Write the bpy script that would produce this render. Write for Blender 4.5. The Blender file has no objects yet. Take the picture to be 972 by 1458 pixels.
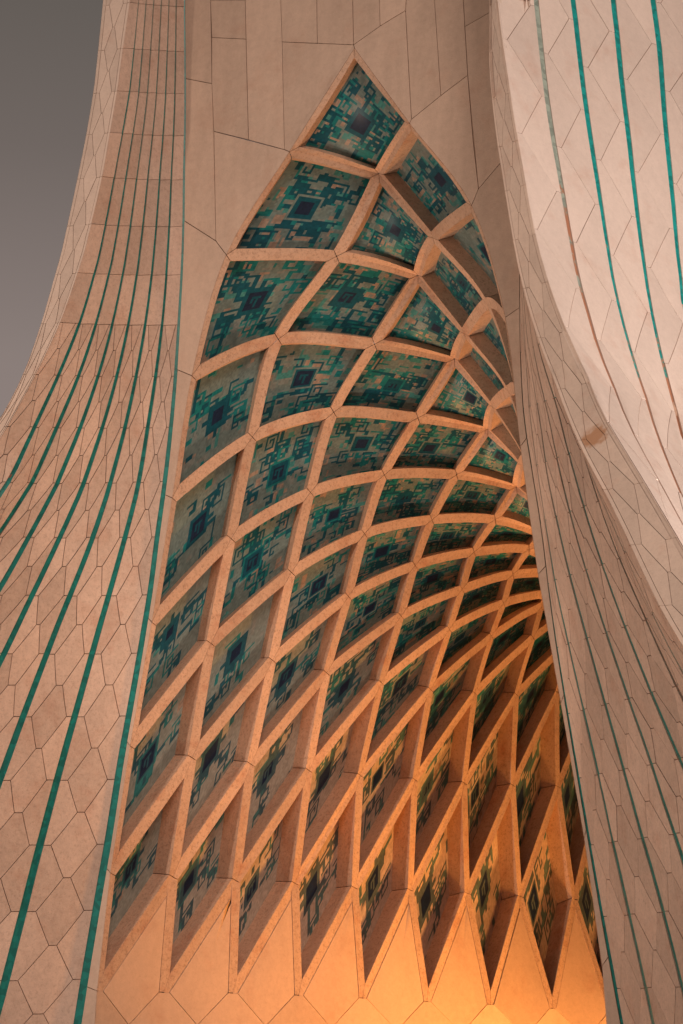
import bpy, math, random
import numpy as np
from mathutils import Vector
random.seed(7); rnd = random.Random(11)
S = 1.6            # metres per model unit
EYE = 1.7          # eye height in metres
# ------------------------------------------------------------------ camera, sky, light
F, PIT, YAW, LAT0 = 4000.0, 0.25140179670876744, 0.5134504390304224, -16.98955669542134
scn = bpy.context.scene
C = scn.collection
cam = bpy.data.cameras.new('camera'); camo = bpy.data.objects.new('camera', cam); C.objects.link(camo)
cam.sensor_fit = 'AUTO'; cam.sensor_width = 36.0; cam.lens = F / 1458 * 36.0
cam.clip_start = 0.1; cam.clip_end = 6000
camo.location = (-LAT0 * S, 0, EYE)
camo.rotation_euler = (math.pi / 2 + PIT, 0, YAW)
scn.camera = camo
scn.view_settings.view_transform = 'Standard'; scn.view_settings.look = 'None'
scn.view_settings.exposure = 0.0; scn.view_settings.gamma = 1.0
scn.cycles.max_bounces = 6

SUN_EL, SUN_AZ = math.radians(31), math.radians(136)   # azimuth from +Y clockwise towards +X
w = bpy.data.worlds.new('World'); scn.world = w; w.use_nodes = True
nt = w.node_tree; nt.nodes.clear()
out = nt.nodes.new('ShaderNodeOutputWorld'); bg = nt.nodes.new('ShaderNodeBackground')
sky = nt.nodes.new('ShaderNodeTexSky'); sky.sky_type = 'NISHITA'; sky.sun_disc = False
sky.sun_elevation = SUN_EL; sky.sun_rotation = SUN_AZ; sky.dust_density = 4; sky.air_density = 1
hs = nt.nodes.new('ShaderNodeHueSaturation'); hs.inputs['Saturation'].default_value = 0.15; hs.inputs['Value'].default_value = 0.12
tc = nt.nodes.new('ShaderNodeTexCoord'); sx = nt.nodes.new('ShaderNodeSeparateXYZ')
rp = nt.nodes.new('ShaderNodeValToRGB')
# dull overcast dusk: mauve low down, grey-olive higher up
rp.color_ramp.elements[0].position = 0.02; rp.color_ramp.elements[0].color = (0.36, 0.25, 0.235, 1)
rp.color_ramp.elements[1].position = 0.47; rp.color_ramp.elements[1].color = (0.078, 0.070, 0.057, 1)
e = rp.color_ramp.elements.new(0.30); e.color = (0.245, 0.194, 0.176, 1)
e = rp.color_ramp.elements.new(0.37); e.color = (0.150, 0.121, 0.107, 1)
e = rp.color_ramp.elements.new(0.9); e.color = (0.085, 0.076, 0.066, 1)
mx = nt.nodes.new('ShaderNodeMix'); mx.data_type = 'RGBA'; mx.inputs[0].default_value = 0.04
nt.links.new(tc.outputs['Generated'], sx.inputs[0]); nt.links.new(sx.outputs['Z'], rp.inputs[0])
nt.links.new(sky.outputs[0], hs.inputs['Color'])
nt.links.new(rp.outputs[0], mx.inputs[6]); nt.links.new(hs.outputs[0], mx.inputs[7])
nt.links.new(mx.outputs[2], bg.inputs[0]); nt.links.new(bg.outputs[0], out.inputs[0])
bg.inputs[1].default_value = 1.0

sl = bpy.data.lights.new('sun', 'SUN'); sun = bpy.data.objects.new('sun', sl); C.objects.link(sun)
sl.energy = 1.35; sl.angle = math.radians(25); sl.color = (1.0, 0.76, 0.62)
d = Vector((math.sin(SUN_AZ) * math.cos(SUN_EL), math.cos(SUN_AZ) * math.cos(SUN_EL), math.sin(SUN_EL)))
sun.rotation_euler = d.to_track_quat('Z', 'Y').to_euler()

# ------------------------------------------------------------------ survey helpers: photo line of sight -> tower coordinates (a = depth, lat, z)
cA = np.array([math.sin(YAW), math.cos(YAW), 0]); cB = np.array([math.cos(YAW), -math.sin(YAW), 0])
def sight(p, a):
    x = (p[0] - 486) / F; y = -(p[1] - 729) / F
    c, s = math.cos(PIT), math.sin(PIT)
    r = np.array([x, c - s * y, s + c * y])
    X = r * (a / (r @ cA))
    return a, float(X @ cB) - LAT0, float(X[2])
def proj(P):
    a, lat, z = P
    X = a * cA + (lat + LAT0) * cB + np.array([0, 0, z])
    c, s = math.cos(PIT), math.sin(PIT)
    v = (X[0], c * X[1] + s * X[2], -s * X[1] + c * X[2])
    return 486 + F * v[0] / v[1], 729 - F * v[2] / v[1]
def W(P):   # tower coords -> world metres
    return Vector((P[1] * S, P[0] * S, P[2] * S + EYE))
def A3(a, lat, z): return np.array([a, lat, z], float)
ZG = -EYE / S     # ground level in tower units
def interp(t, x): return float(np.interp(x, [q[0] for q in t], [q[1] for q in t]))

# ------------------------------------------------------------------ materials
def nodes(name):
    m = bpy.data.materials.new(name); m.use_nodes = True
    t = m.node_tree; b = t.nodes['Principled BSDF']
    return m, t, b
def stone(name, base, var=0.12, rough=0.7, speck=0.0, streak=0.3, rust=0.35, bump=0.25):
    m, t, b = nodes(name); N = t.nodes.new; L = t.links.new
    geo = N('ShaderNodeNewGeometry'); oi = N('ShaderNodeObjectInfo')
    def noise(scale, det=5, vec=None, rough=0.6):
        n = N('ShaderNodeTexNoise'); n.inputs['Scale'].default_value = scale; n.inputs['Detail'].default_value = det
        n.inputs['Roughness'].default_value = rough
        L(vec if vec else geo.outputs['Position'], n.inputs['Vector']); return n
    mp = N('ShaderNodeMapping'); mp.inputs['Scale'].default_value = (1, 1, 0.12); L(geo.outputs['Position'], mp.inputs[0])
    n1 = noise(0.5, 6); n2 = noise(7, 6); n3 = noise(3.0, 5, mp.outputs[0]); n4 = noise(45, 3)
    def math_(op, a, b2=None, c=None):
        x = N('ShaderNodeMath'); x.operation = op
        for i, v in enumerate((a, b2, c)):
            if v is None: continue
            if isinstance(v, (int, float)): x.inputs[i].default_value = v
            else: L(v, x.inputs[i])
        return x.outputs[0]
    s = math_('MULTIPLY_ADD', n1.outputs[0], 0.5, math_('MULTIPLY', n2.outputs[0], 0.55))
    s = math_('MULTIPLY_ADD', n3.outputs[0], streak, s)
    s = math_('MULTIPLY_ADD', n4.outputs[0], 0.35, s)
    s = math_('MULTIPLY_ADD', oi.outputs['Random'], 0.32, s)
    s = math_('ADD', s, .015)
    s = math_('SUBTRACT', s, 0.5 + 0.275 + streak * 0.5 + 0.0)
    s = math_('MULTIPLY_ADD', s, var * 4.5, 0.93)
    hsv = N('ShaderNodeHueSaturation'); hsv.inputs['Color'].default_value = (*base, 1); L(s, hsv.inputs['Value'])
    # rusty, reddish discolouration in patches
    n5 = noise(1.3, 7); r = N('ShaderNodeMapRange'); r.inputs[1].default_value = 0.54; r.inputs[2].default_value = 0.78
    L(n5.outputs[0], r.inputs[0])
    n6 = noise(11, 5); rm = math_('MULTIPLY', math_('MULTIPLY', r.outputs[0], n6.outputs[0]), rust * 1.6)
    mixr = N('ShaderNodeMix'); mixr.data_type = 'RGBA'; L(rm, mixr.inputs[0]); L(hsv.outputs[0], mixr.inputs[6])
    mixr.inputs[7].default_value = (base[0] * 0.72, base[1] * 0.42, base[2] * 0.30, 1)
    last = mixr.outputs[2]
    if speck > 0:
        v = N('ShaderNodeTexNoise'); v.inputs['Scale'].default_value = 16; v.inputs['Detail'].default_value = 6; v.inputs['Roughness'].default_value = 0.75
        L(geo.outputs['Position'], v.inputs['Vector'])
        r2 = N('ShaderNodeMapRange'); r2.inputs[1].default_value = 0.50; r2.inputs[2].default_value = 0.66; r2.inputs[4].default_value = speck
        L(v.outputs[0], r2.inputs[0])
        m2 = N('ShaderNodeMix'); m2.data_type = 'RGBA'; L(r2.outputs[0], m2.inputs[0]); L(last, m2.inputs[6])
        m2.inputs[7].default_value = (base[0] * 0.42, base[1] * 0.36, base[2] * 0.33, 1); last = m2.outputs[2]
    L(last, b.inputs['Base Color'])
    b.inputs['Roughness'].default_value = rough; b.inputs['Specular IOR Level'].default_value = 0.25
    bp = N('ShaderNodeBump'); bp.inputs['Strength'].default_value = bump; bp.inputs['Distance'].default_value = 0.02
    L(math_('ADD', n2.outputs[0], n4.outputs[0]), bp.inputs['Height']); L(bp.outputs[0], b.inputs['Normal'])
    return m
def plain(name, col, rough=0.8, metal=0.0):
    m, t, b = nodes(name); N = t.nodes.new; L = t.links.new
    n = N('ShaderNodeTexNoise'); n.inputs['Scale'].default_value = 9; n.inputs['Detail'].default_value = 6
    g = N('ShaderNodeNewGeometry'); L(g.outputs['Position'], n.inputs['Vector'])
    h = N('ShaderNodeHueSaturation'); h.inputs['Color'].default_value = (*col, 1)
    r = N('ShaderNodeMapRange'); r.inputs[3].default_value = 0.7; r.inputs[4].default_value = 1.3; L(n.outputs[0], r.inputs[0]); L(r.outputs[0], h.inputs['Value'])
    L(h.outputs[0], b.inputs['Base Color']); b.inputs['Roughness'].default_value = rough; b.inputs['Metallic'].default_value = metal
    return m
M_STONE = stone('pale_marble', (0.57, 0.425, 0.345), var=0.17, speck=.34, rust=.5)
M_FRONT = stone('front_marble', (0.54, 0.405, 0.32), var=0.12, streak=0.6, rust=0.3, speck=.12)
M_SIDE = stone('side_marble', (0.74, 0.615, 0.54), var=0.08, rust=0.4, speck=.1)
M_RIB = stone('rib_concrete', (0.56, 0.375, 0.27), var=0.13, speck=0.6, bump=0.6, rust=0.8)
M_BASE = stone('base_marble', (0.56, 0.385, 0.28), var=0.11, speck=0.15)
M_JOINT = plain('joint_mortar', (0.20, 0.11, 0.075))
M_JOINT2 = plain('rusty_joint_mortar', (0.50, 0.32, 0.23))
M_CHAM = stone('chamfer_marble', (0.66, 0.53, 0.445), var=0.10, rust=0.5, speck=.15)
def add_stain(m, where, rad):
    t = m.node_tree; N = t.nodes.new; L = t.links.new; b = t.nodes['Principled BSDF']
    g = N('ShaderNodeNewGeometry'); n = N('ShaderNodeTexNoise'); n.inputs['Scale'].default_value = 8; n.inputs['Detail'].default_value = 9
    L(g.outputs['Position'], n.inputs['Vector'])
    d = N('ShaderNodeVectorMath'); d.operation = 'DISTANCE'; L(g.outputs['Position'], d.inputs[0]); d.inputs[1].default_value = where
    a = N('ShaderNodeMath'); a.operation = 'MULTIPLY_ADD'; L(n.outputs[0], a.inputs[0]); a.inputs[1].default_value = rad * 1.8; L(d.outputs['Value'], a.inputs[2])
    r = N('ShaderNodeMapRange'); r.inputs[1].default_value = rad * 1.6; r.inputs[2].default_value = rad * 2.2; r.inputs[3].default_value = .8; r.inputs[4].default_value = 0
    L(a.outputs[0], r.inputs[0])
    mx = N('ShaderNodeMix'); mx.data_type = 'RGBA'; L(r.outputs[0], mx.inputs[0]); old = b.inputs['Base Color'].links[0].from_socket
    L(old, mx.inputs[6]); mx.inputs[7].default_value = (0.42, 0.20, 0.09, 1); L(mx.outputs[2], b.inputs['Base Color'])
M_ARRIS = stone('edge_marble', (0.72, 0.58, 0.49), var=0.08)

def teal_mat(name, col, worn):
    m, t, b = nodes(name); N = t.nodes.new; L = t.links.new
    g = N('ShaderNodeNewGeometry')
    mp = N('ShaderNodeMapping'); mp.inputs['Scale'].default_value = (1, 1, 1); L(g.outputs['Position'], mp.inputs[0])
    v = N('ShaderNodeTexVoronoi'); v.inputs['Scale'].default_value = 9; L(mp.outputs[0], v.inputs['Vector'])
    hs = N('ShaderNodeHueSaturation'); hs.inputs['Color'].default_value = (*col, 1)
    r = N('ShaderNodeMapRange'); r.inputs[3].default_value = 0.72; r.inputs[4].default_value = 1.25
    sp = N('ShaderNodeSeparateColor'); L(v.outputs['Color'], sp.inputs[0]); L(sp.outputs[0], r.inputs[0]); L(r.outputs[0], hs.inputs['Value'])
    n = N('ShaderNodeTexNoise'); n.inputs['Scale'].default_value = 1.4; n.inputs['Detail'].default_value = 8; n.inputs['Roughness'].default_value = 0.75
    L(g.outputs['Position'], n.inputs['Vector'])
    r2 = N('ShaderNodeMapRange'); r2.inputs[1].default_value = 0.70 - (worn > .065) * .12; r2.inputs[2].default_value = 0.76 - (worn > .065) * .12
    if worn > 0.05:     # the lower, older tiles have fallen away and rust shows
        sz = N('ShaderNodeSeparateXYZ'); L(g.outputs['Position'], sz.inputs[0])
        rz = N('ShaderNodeMapRange'); rz.inputs[1].default_value = 22; rz.inputs[2].default_value = 16; rz.inputs[3].default_value = 0; rz.inputs[4].default_value = 0.34
        L(sz.outputs[2], rz.inputs[0]); ad = N('ShaderNodeMath'); L(n.outputs[0], ad.inputs[0]); L(rz.outputs[0], ad.inputs[1]); L(ad.outputs[0], r2.inputs[0])
    else: L(n.outputs[0], r2.inputs[0])
    mx = N('ShaderNodeMix'); mx.data_type = 'RGBA'; L(r2.outputs[0], mx.inputs[0]); L(hs.outputs[0], mx.inputs[6])
    mx.inputs[7].default_value = (0.42, 0.19, 0.11, 1) if worn > 0.05 else (0.10, 0.22, 0.18, 1)
    L(mx.outputs[2], b.inputs['Base Color']); b.inputs['Roughness'].default_value = 0.35
    return m
M_TEAL = teal_mat('teal_glaze', (0.005, 0.165, 0.145), 0.0)
M_TEALW = teal_mat('weathered_teal_glaze', (0.008, 0.29, 0.275), 0.051)
M_TEALF = teal_mat('faded_teal_glaze', (0.30, 0.36, 0.31), 0.07)
def mosaic_mat():
    m, t, b = nodes('tile_mosaic'); N = t.nodes.new; L = t.links.new
    at = N('ShaderNodeAttribute'); at.attribute_name = 'tile_color'
    g = N('ShaderNodeNewGeometry'); n = N('ShaderNodeTexNoise'); n.inputs['Scale'].default_value = 5; n.inputs['Detail'].default_value = 8
    L(g.outputs['Position'], n.inputs['Vector'])
    h = N('ShaderNodeHueSaturation'); r = N('ShaderNodeMapRange'); r.inputs[3].default_value = 0.72; r.inputs[4].default_value = 1.28
    L(n.outputs[0], r.inputs[0]); L(r.outputs[0], h.inputs['Value']); L(at.outputs['Color'], h.inputs['Color'])
    L(h.outputs[0], b.inputs['Base Color']); b.inputs['Roughness'].default_value = 0.42
    b.inputs['Specular IOR Level'].default_value = 0.3
    return m
M_TILE = mosaic_mat()

# ------------------------------------------------------------------ object helpers
def link(name, verts, faces, mat, parent=None, smooth=None):
    me = bpy.data.meshes.new(name); me.from_pydata([tuple(v) for v in verts], [], faces); me.materials.append(mat)
    if smooth is not None:
        for p, s in zip(me.polygons, smooth): p.use_smooth = s
    me.update()
    o = bpy.data.objects.new(name, me); C.objects.link(o)
    if parent: o.parent = parent
    return o
def newell(P):
    n = np.zeros(3)
    for i in range(len(P)):
        n += np.cross(P[i], P[(i + 1) % len(P)])
    return n / (np.linalg.norm(n) + 1e-12)
def clean(P, eps=1e-3):
    Q = []
    for p in P:
        p = np.asarray(p, float)
        if not Q or np.linalg.norm(p - Q[-1]) > eps: Q.append(p)
    while len(Q) > 1 and np.linalg.norm(Q[0] - Q[-1]) < eps: Q.pop()
    return Q
def inset(P, n, g):
    """Shift every edge inwards by g (P counter-clockwise about n)."""
    R = []
    m = len(P)
    for i in range(m):
        a, b, c = P[i - 1], P[i], P[(i + 1) % m]
        d1 = b - a; d2 = c - b
        d1 /= np.linalg.norm(d1); d2 /= np.linalg.norm(d2)
        m1 = np.cross(n, d1); m2 = np.cross(n, d2)
        m1 /= np.linalg.norm(m1); m2 /= np.linalg.norm(m2)
        k = m1 + m2; q = np.linalg.norm(k)
        if q < 0.3: R.append(b + m1 * g + (d1 - d2) * 0 - d1 * g); continue
        k /= q; R.append(b + k * min(g / max(k @ m1, 0.25), 4 * g))
    return R
CAMP = np.array([0.0, -LAT0, 0.0])
def visible(P, mar=60):
    for p in P:
        x, y = proj(p)
        if -mar < x < 972 + mar and -mar < y < 1458 + mar: return True
    return False
GAP = 0.0050
def slab(name, P, mat, parent, gap=GAP, lift=0.0, thick=0.06, face_to=None, proud=True, flat=False, inner=None):
    """A stone panel: polygon P (tower coords), shrunk by the joint, with a skirt of real thickness."""
    P = clean(P)
    if len(P) < 3: return None
    n = newell(P); c = sum(P) / len(P)
    ref = CAMP if face_to is None else np.asarray(face_to, float)
    if n @ (ref - c) < 0: P = P[::-1]; n = -n
    if gap: P = inset(P, n, gap)
    c = sum(P) / len(P) if inner is None else np.asarray(inner, float)
    up = lift + (rnd.uniform(-0.003, 0.003) if proud else 0)
    tx = rnd.uniform(-.002, .002) if proud else 0; ty = rnd.uniform(-.002, .002) if proud else 0
    m = len(P)
    T = [p + n * (up + tx * (i % 2)) for i, p in enumerate(P)]
    v = [W(c + n * up)] + [W(p) for p in T] + [W(p) for p in T] + [W(p - n * thick) for p in T]
    f = []; sm = []
    for i in range(m):
        j = (i + 1) % m
        f.append((0, 1 + i, 1 + j)); sm.append(not flat)
        f.append((1 + m + i, 1 + 2 * m + i, 1 + 2 * m + j, 1 + m + j)); sm.append(False)
    return link(name, v, f, mat, parent, sm)
def seg(p, q, n):
    return [np.asarray(p, float) + (np.asarray(q, float) - np.asarray(p, float)) * (i / n) for i in range(n)]

# ------------------------------------------------------------------ lattice nodes of the vault, by level k (0 = ridge) and bay n
LV = {
 8: [(138,1411),(233,1413),(331,1414),(425,1417),(516,1421),(608,1426),(698,1430),(787,1436),(870,1441)],
 7: [(157,1243),(246.5,1249),(336,1254),(420,1258),(505,1264),(584,1267.5),(665,1272),(740,1276.5),(817.5,1280)],
 6: [(185,1062),(273.5,1079),(357,1088),(440,1097),(512.6,1104),(590.7,1110),(661,1115),(730,1118),(794,1120)],
 5: [(216,886),(300,916),(388,940),(465,958),(543,972),(613,981.5),(676,987),(735,989),(793,985)],
 4: [(245,709),(329,767),(415,815),(496,849),(571,877),(640,896),(700,906),(759,908)],
 3: [(273,535),(359,622),(442,701),(519,760),(591,805),(658,839),(717,859),(771,864)],
 2: [(322,363),(396,483),(475,587),(547,676),(615,740),(675,786),(730,818)],
 1: [(412,216),(479,365),(533,490),(595,595),(650,676),(705,740),(753,783)],
 0: [(504.5,69),(539,247),(595,392),(647,511),(694,611),(735,693)],
 -1: [(583,176),(616,339),(660.5,475),(700.6,579),(741,662)],
 -2: [(671,293),(693,432),(723,557)],
 -3: [(719,452)]}
AF = [30.50, 30.36, 30.26, 30.18, 30.10, 30.03, 30.0, 30.0, 30.02]
NMAX = 9
def a_of(k, n): return AF[abs(k)] + n
G = {}
def put(k, n, P):
    G[(k + n, n) if k >= 0 else (n, n - k)] = P
Lk = {}
for k in range(8, -1, -1):
    pts = [np.array(sight(p, a_of(k, n))) for n, p in enumerate(LV[k])]
    while len(pts) <= NMAX:
        d1 = pts[-1] - pts[-2]
        pts.append(pts[-1] + d1 * np.array([1, .9, .82]))
    Lk[k] = pts
    for n, P in enumerate(pts): put(k, n, P)
LIM = {-1: 9, -2: 8, -3: 6, -4: 5, -5: 4, -6: 4, -7: 3, -8: 3}
for k in range(-1, -9, -1):
    for n in range(LIM[k] + 1):
        P = Lk[-k][n] * np.array([1, -1, 1])
        if k in LV and n < len(LV[k]): P = np.array(sight(LV[k][n], a_of(k, n)))
        put(k, n, P)
    if k in LV:   # blend the hidden continuation of a traced row
        n0 = len(LV[k]) - 1
        dd = G[(n0, n0 - k)] - Lk[-k][n0] * np.array([1, -1, 1])
        for n in range(n0 + 1, LIM[k] + 1):
            G[(n, n - k)] = G[(n, n - k)] + dd * max(0, 1 - 0.4 * (n - n0))
def line_nodes(fam, c):
    """fam 'A': i = c, j varies; 'B': j = c, i varies. Left half and right half are smoothed separately."""
    return {t: G[(c, t) if fam == 'A' else (t, c)] for t in range(0, 20) if ((c, t) if fam == 'A' else (t, c)) in G}
_tan = {}
def tangent(fam, c, t, side):
    key = (fam, c, t, side)
    if key in _tan: return _tan[key]
    L = line_nodes(fam, c)
    lo, hi = (t - 1 in L), (t + 1 in L)
    if t == c:    # ridge node: one-sided
        if side > 0: lo = False
        else: hi = False
    if lo and hi: v = (L[t + 1] - L[t - 1]) / 2
    elif hi:
        v = L[t + 1] - L[t]
        if t + 2 in L and (t != c or True): v = 1.5 * v - 0.5 * ((L[t + 2] - L[t]) / 2)
    else:
        v = L[t] - L[t - 1]
        if t - 2 in L: v = 1.5 * v - 0.5 * ((L[t] - L[t - 2]) / 2)
    _tan[key] = v
    return v
def edge_pt(fam, c, t0, s):
    """Point on the lattice curve between nodes t0 and t0+1."""
    L = line_nodes(fam, c); p0, p1 = L[t0], L[t0 + 1]
    m0 = tangent(fam, c, t0, +1); m1 = tangent(fam, c, t0 + 1, -1)
    s2, s3 = s * s, s * s * s
    q = (2 * s3 - 3 * s2 + 1) * p0 + (s3 - 2 * s2 + s) * m0 + (-2 * s3 + 3 * s2) * p1 + (s3 - s2) * m1
    kk = min(abs(t0 - c), abs(t0 + 1 - c)); st = min(1, max(0, (kk - 2.5) / 3))     # low down the ribs run straight from node to node
    return q * (1 - st) + (p0 * (1 - s) + p1 * s) * st
def patch(i, j):
    c00, c10, c01, c11 = G[(i, j)], G[(i + 1, j)], G[(i, j + 1)], G[(i + 1, j + 1)]
    def f(u, v):   # u along i, v along j
        e0 = edge_pt('B', j, i, u); e1 = edge_pt('B', j + 1, i, u)
        g0 = edge_pt('A', i, j, v); g1 = edge_pt('A', i + 1, j, v)
        return ((1 - v) * e0 + v * e1 + (1 - u) * g0 + u * g1
                - ((1 - u) * (1 - v) * c00 + u * (1 - v) * c10 + (1 - u) * v * c01 + u * v * c11))
    return f
cells = [(i, j) for (i, j) in G if all(q in G for q in ((i + 1, j), (i, j + 1), (i + 1, j + 1))) and abs(i - j) <= 7]
RW = 0.079      # half rib width, coffer depth
AXIS = lambda z: A3(0, 0, 0)

tower = bpy.data.objects.new('monument_tower', None); C.objects.link(tower)
tower.location = (0, 0, 0)
tower['label'] = 'pale marble monumental tower with pointed ribbed vault, teal mosaic coffers and flared striped legs'
tower['category'] = 'tower'

# ------------------------------------------------------------------ mosaic designs
PAL = [(0.165,0.225,0.210), (0.33,0.25,0.195), (0.010,0.185,0.190), (0.006,0.085,0.118), (0.012,0.024,0.055), (0.062,0.250,0.235), (0.21,0.24,0.22)]
NG = 42
def design(r, dense):
    g = np.zeros((NG, NG), int)
    def rect(x, y, w, h, c):
        g[max(0, y):max(0, y + h), max(0, x):max(0, x + w)] = c
    # big soft rectangles
    for _ in range(int(12 + 230 * dense)):
        c = r.choices([0, 1, 2, 5, 6, 3], [3, 1.9 * dense + .2, 3.5 * dense, 3.2 * dense, 2.2, 1.2 * dense])[0]
        wd, ht = r.choice([(r.randint(2, 8), r.randint(1, 3)), (r.randint(1, 3), r.randint(2, 8)), (r.randint(2, 4), r.randint(2, 4))])
        rect(r.randint(-2, NG), r.randint(-2, NG), wd, ht, c)
    def key(cx, cy, s, c, fl):
        bold = r.random() < .45
        # a squared spiral
        x, y = cx, cy; L = s; dirs = [(1, 0), (0, 1), (-1, 0), (0, -1)]
        if fl: dirs = [(-1, 0), (0, 1), (1, 0), (0, -1)]
        k = 0
        while L > 1:
            for _ in range(L):
                if 0 <= x < NG and 0 <= y < NG: g[y, x] = c
                if bold and 0 <= x + 1 < NG and 0 <= y < NG: g[y, x + 1] = c
                x += dirs[k % 4][0]; y += dirs[k % 4][1]
            k += 1
            if k % 2 == 0: L -= 2
    m = NG // 2
    ox, oy = r.randint(-1, 1), r.randint(-1, 1)
    # stepped arms towards the corners
    for sx_, sy_ in ((1, 1), (-1, -1), (1, -1), (-1, 1)):
        x, y = m + ox + 4 * sx_, m + oy + 4 * sy_
        if r.random() < 0.9:
            while 3 < x < NG - 4 and 3 < y < NG - 4:
                st = r.randint(2, 5)
                c = r.choice([3, 3, 2])
                if r.random() < 0.5: rect(min(x, x + sx_ * st), y, st + 1, r.choice([1, 2, 2]), c); x += sx_ * st
                else: rect(x, min(y, y + sy_ * st), r.choice([1, 2, 2]), st + 1, c); y += sy_ * st
                if r.random() < 0.33: key(x, y - 3, r.choice([5, 6, 7]), r.choice([3, 2, 3]), r.random() < .5)
    for _ in range(4 + int(8 * dense)):
        key(r.randint(4, NG - 8), r.randint(4, NG - 8), r.choice([4, 5, 6, 7]), r.choice([2, 3, 3]), r.random() < .5)
    # dark centre
    h = r.choice([3, 4, 4]); ox += r.randint(-2, 2); oy += r.randint(-2, 2)
    for d_, c in ((h + 2, r.choice([3, 2, 0])), (h + 1, 3), (h, r.choice([3, 4])), (h - 1, 4)):
        rect(m + ox - d_, m + oy - d_, 2 * d_, 2 * d_, c)
    if r.random() < 0.6:
        rect(m + ox - 2, m + oy - 2, 4, 1, 3); rect(m + ox - 2, m + oy - 2, 1, 3, 3)
        rect(m + ox, m + oy - 1, 1, 4, 3)
    for dx in (-h - 5, h + 2):
        if r.random() < .6: rect(m + ox + dx, m + oy - 1, 3, 2, 3)
        if r.random() < .6: rect(m + ox - 1, m + oy + dx, 2, 3, 3)
    return g

# ------------------------------------------------------------------ vault: one tile panel per coffer, one beam per rib
vshell_v, vshell_f = [], []
vault_parts = []
cell_data = {}
NS = 7
def rib_w(k, n): return RW - .0018 * n * min(1, max(0, (abs(k) - 2.5) / 2.5)) - .003 * min(n, 4)
def cell_outline(i, j):
    f = patch(i, j)
    h = 1e-3
    rw = rib_w(i - j, min(i, j))
    def dd(u, v):
        u0, u1 = max(0, u - h), min(1, u + h); v0, v1 = max(0, v - h), min(1, v + h)
        Pu = (f(u1, v) - f(u0, v)) / (u1 - u0); Pv = (f(u, v1) - f(u, v0)) / (v1 - v0)
        nn = np.cross(Pu, Pv); return Pu, Pv, nn
    def off(u, v):
        Pu, Pv, nn = dd(u, v); ar = np.linalg.norm(nn)
        return rw * np.linalg.norm(Pv) / ar, rw * np.linalg.norm(Pu) / ar     # du for i-edges, dv for j-edges
    cu = {}
    def corner(a, b):
        du, dv = off(a, b)
        u, v = (du if a == 0 else 1 - du), (dv if b == 0 else 1 - dv)
        du, dv = off(min(max(u, 0), 1), min(max(v, 0), 1))
        return min(max((du if a == 0 else 1 - du), 0.02), .98), min(max((dv if b == 0 else 1 - dv), .02), .98)
    c00, c10, c11, c01 = corner(0, 0), corner(1, 0), corner(1, 1), corner(0, 1)
    sides = []
    for (p, q, kind) in ((c00, c10, 'v0'), (c10, c11, 'u1'), (c11, c01, 'v1'), (c01, c00, 'u0')):
        L = []
        for s in range(NS + 1):
            t = s / NS
            u = p[0] + (q[0] - p[0]) * t; v = p[1] + (q[1] - p[1]) * t
            if 0 < s < NS:
                if kind[0] == 'v':
                    vv = 0.0 if kind[1] == '0' else 1.0
                    dv = off(u, vv)[1]; v = dv if vv == 0 else 1 - dv
                else:
                    uu = 0.0 if kind[1] == '0' else 1.0
                    du = off(uu, v)[0]; u = du if uu == 0 else 1 - du
            L.append((u, v))
        sides.append(L)
    kk = i - j
    dd_ = interp([(-8, .3), (-5, .24), (-1, .18), (0, .13), (2, .14), (3, .16), (4, .20), (5, .25), (6, .30), (7, .34)], kk)
    be = interp([(-8, .1), (-5, .2), (-1, .28), (0, .5), (2, .55), (3, .5), (4, .4), (5, .25), (6, .1), (7, 0)], kk)
    # outward normal (away from the passage)
    Pu, Pv, nn = dd(0.5, 0.5)
    c = f(.5, .5); ref = A3(c[0] - 4, -0.2 * c[1], c[2] - 6)
    sgn = -1.0 if nn @ (ref - c) > 0 else 1.0
    n0 = sgn * nn / np.linalg.norm(nn)
    off_v = n0 * dd_ + A3(1, 0, 0) * be * dd_
    def nrm(u, v): return off_v
    return f, sides, nrm
for (i, j) in cells:
    cell_data[(i, j)] = cell_outline(i, j)

vault_root_v = []; vault_root_f = []
def add_quad_grid(P, rows, cols):
    b = len(vault_root_v)
    vault_root_v.extend(W(p) for p in P)
    for a in range(rows - 1):
        for c in range(cols - 1):
            q = b + a * cols + c
            vault_root_f.append((q, q + 1, q + cols + 1, q + cols))
for (i, j) in cells:
    f, sides, nrm = cell_data[(i, j)]
    P = [f(a / 4, b / 4) + nrm(a / 4, b / 4) * 1.3 for a in range(5) for b in range(5)]
    add_quad_grid(P, 5, 5)
vault = link('vault', vault_root_v, vault_root_f, M_JOINT, tower)

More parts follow.
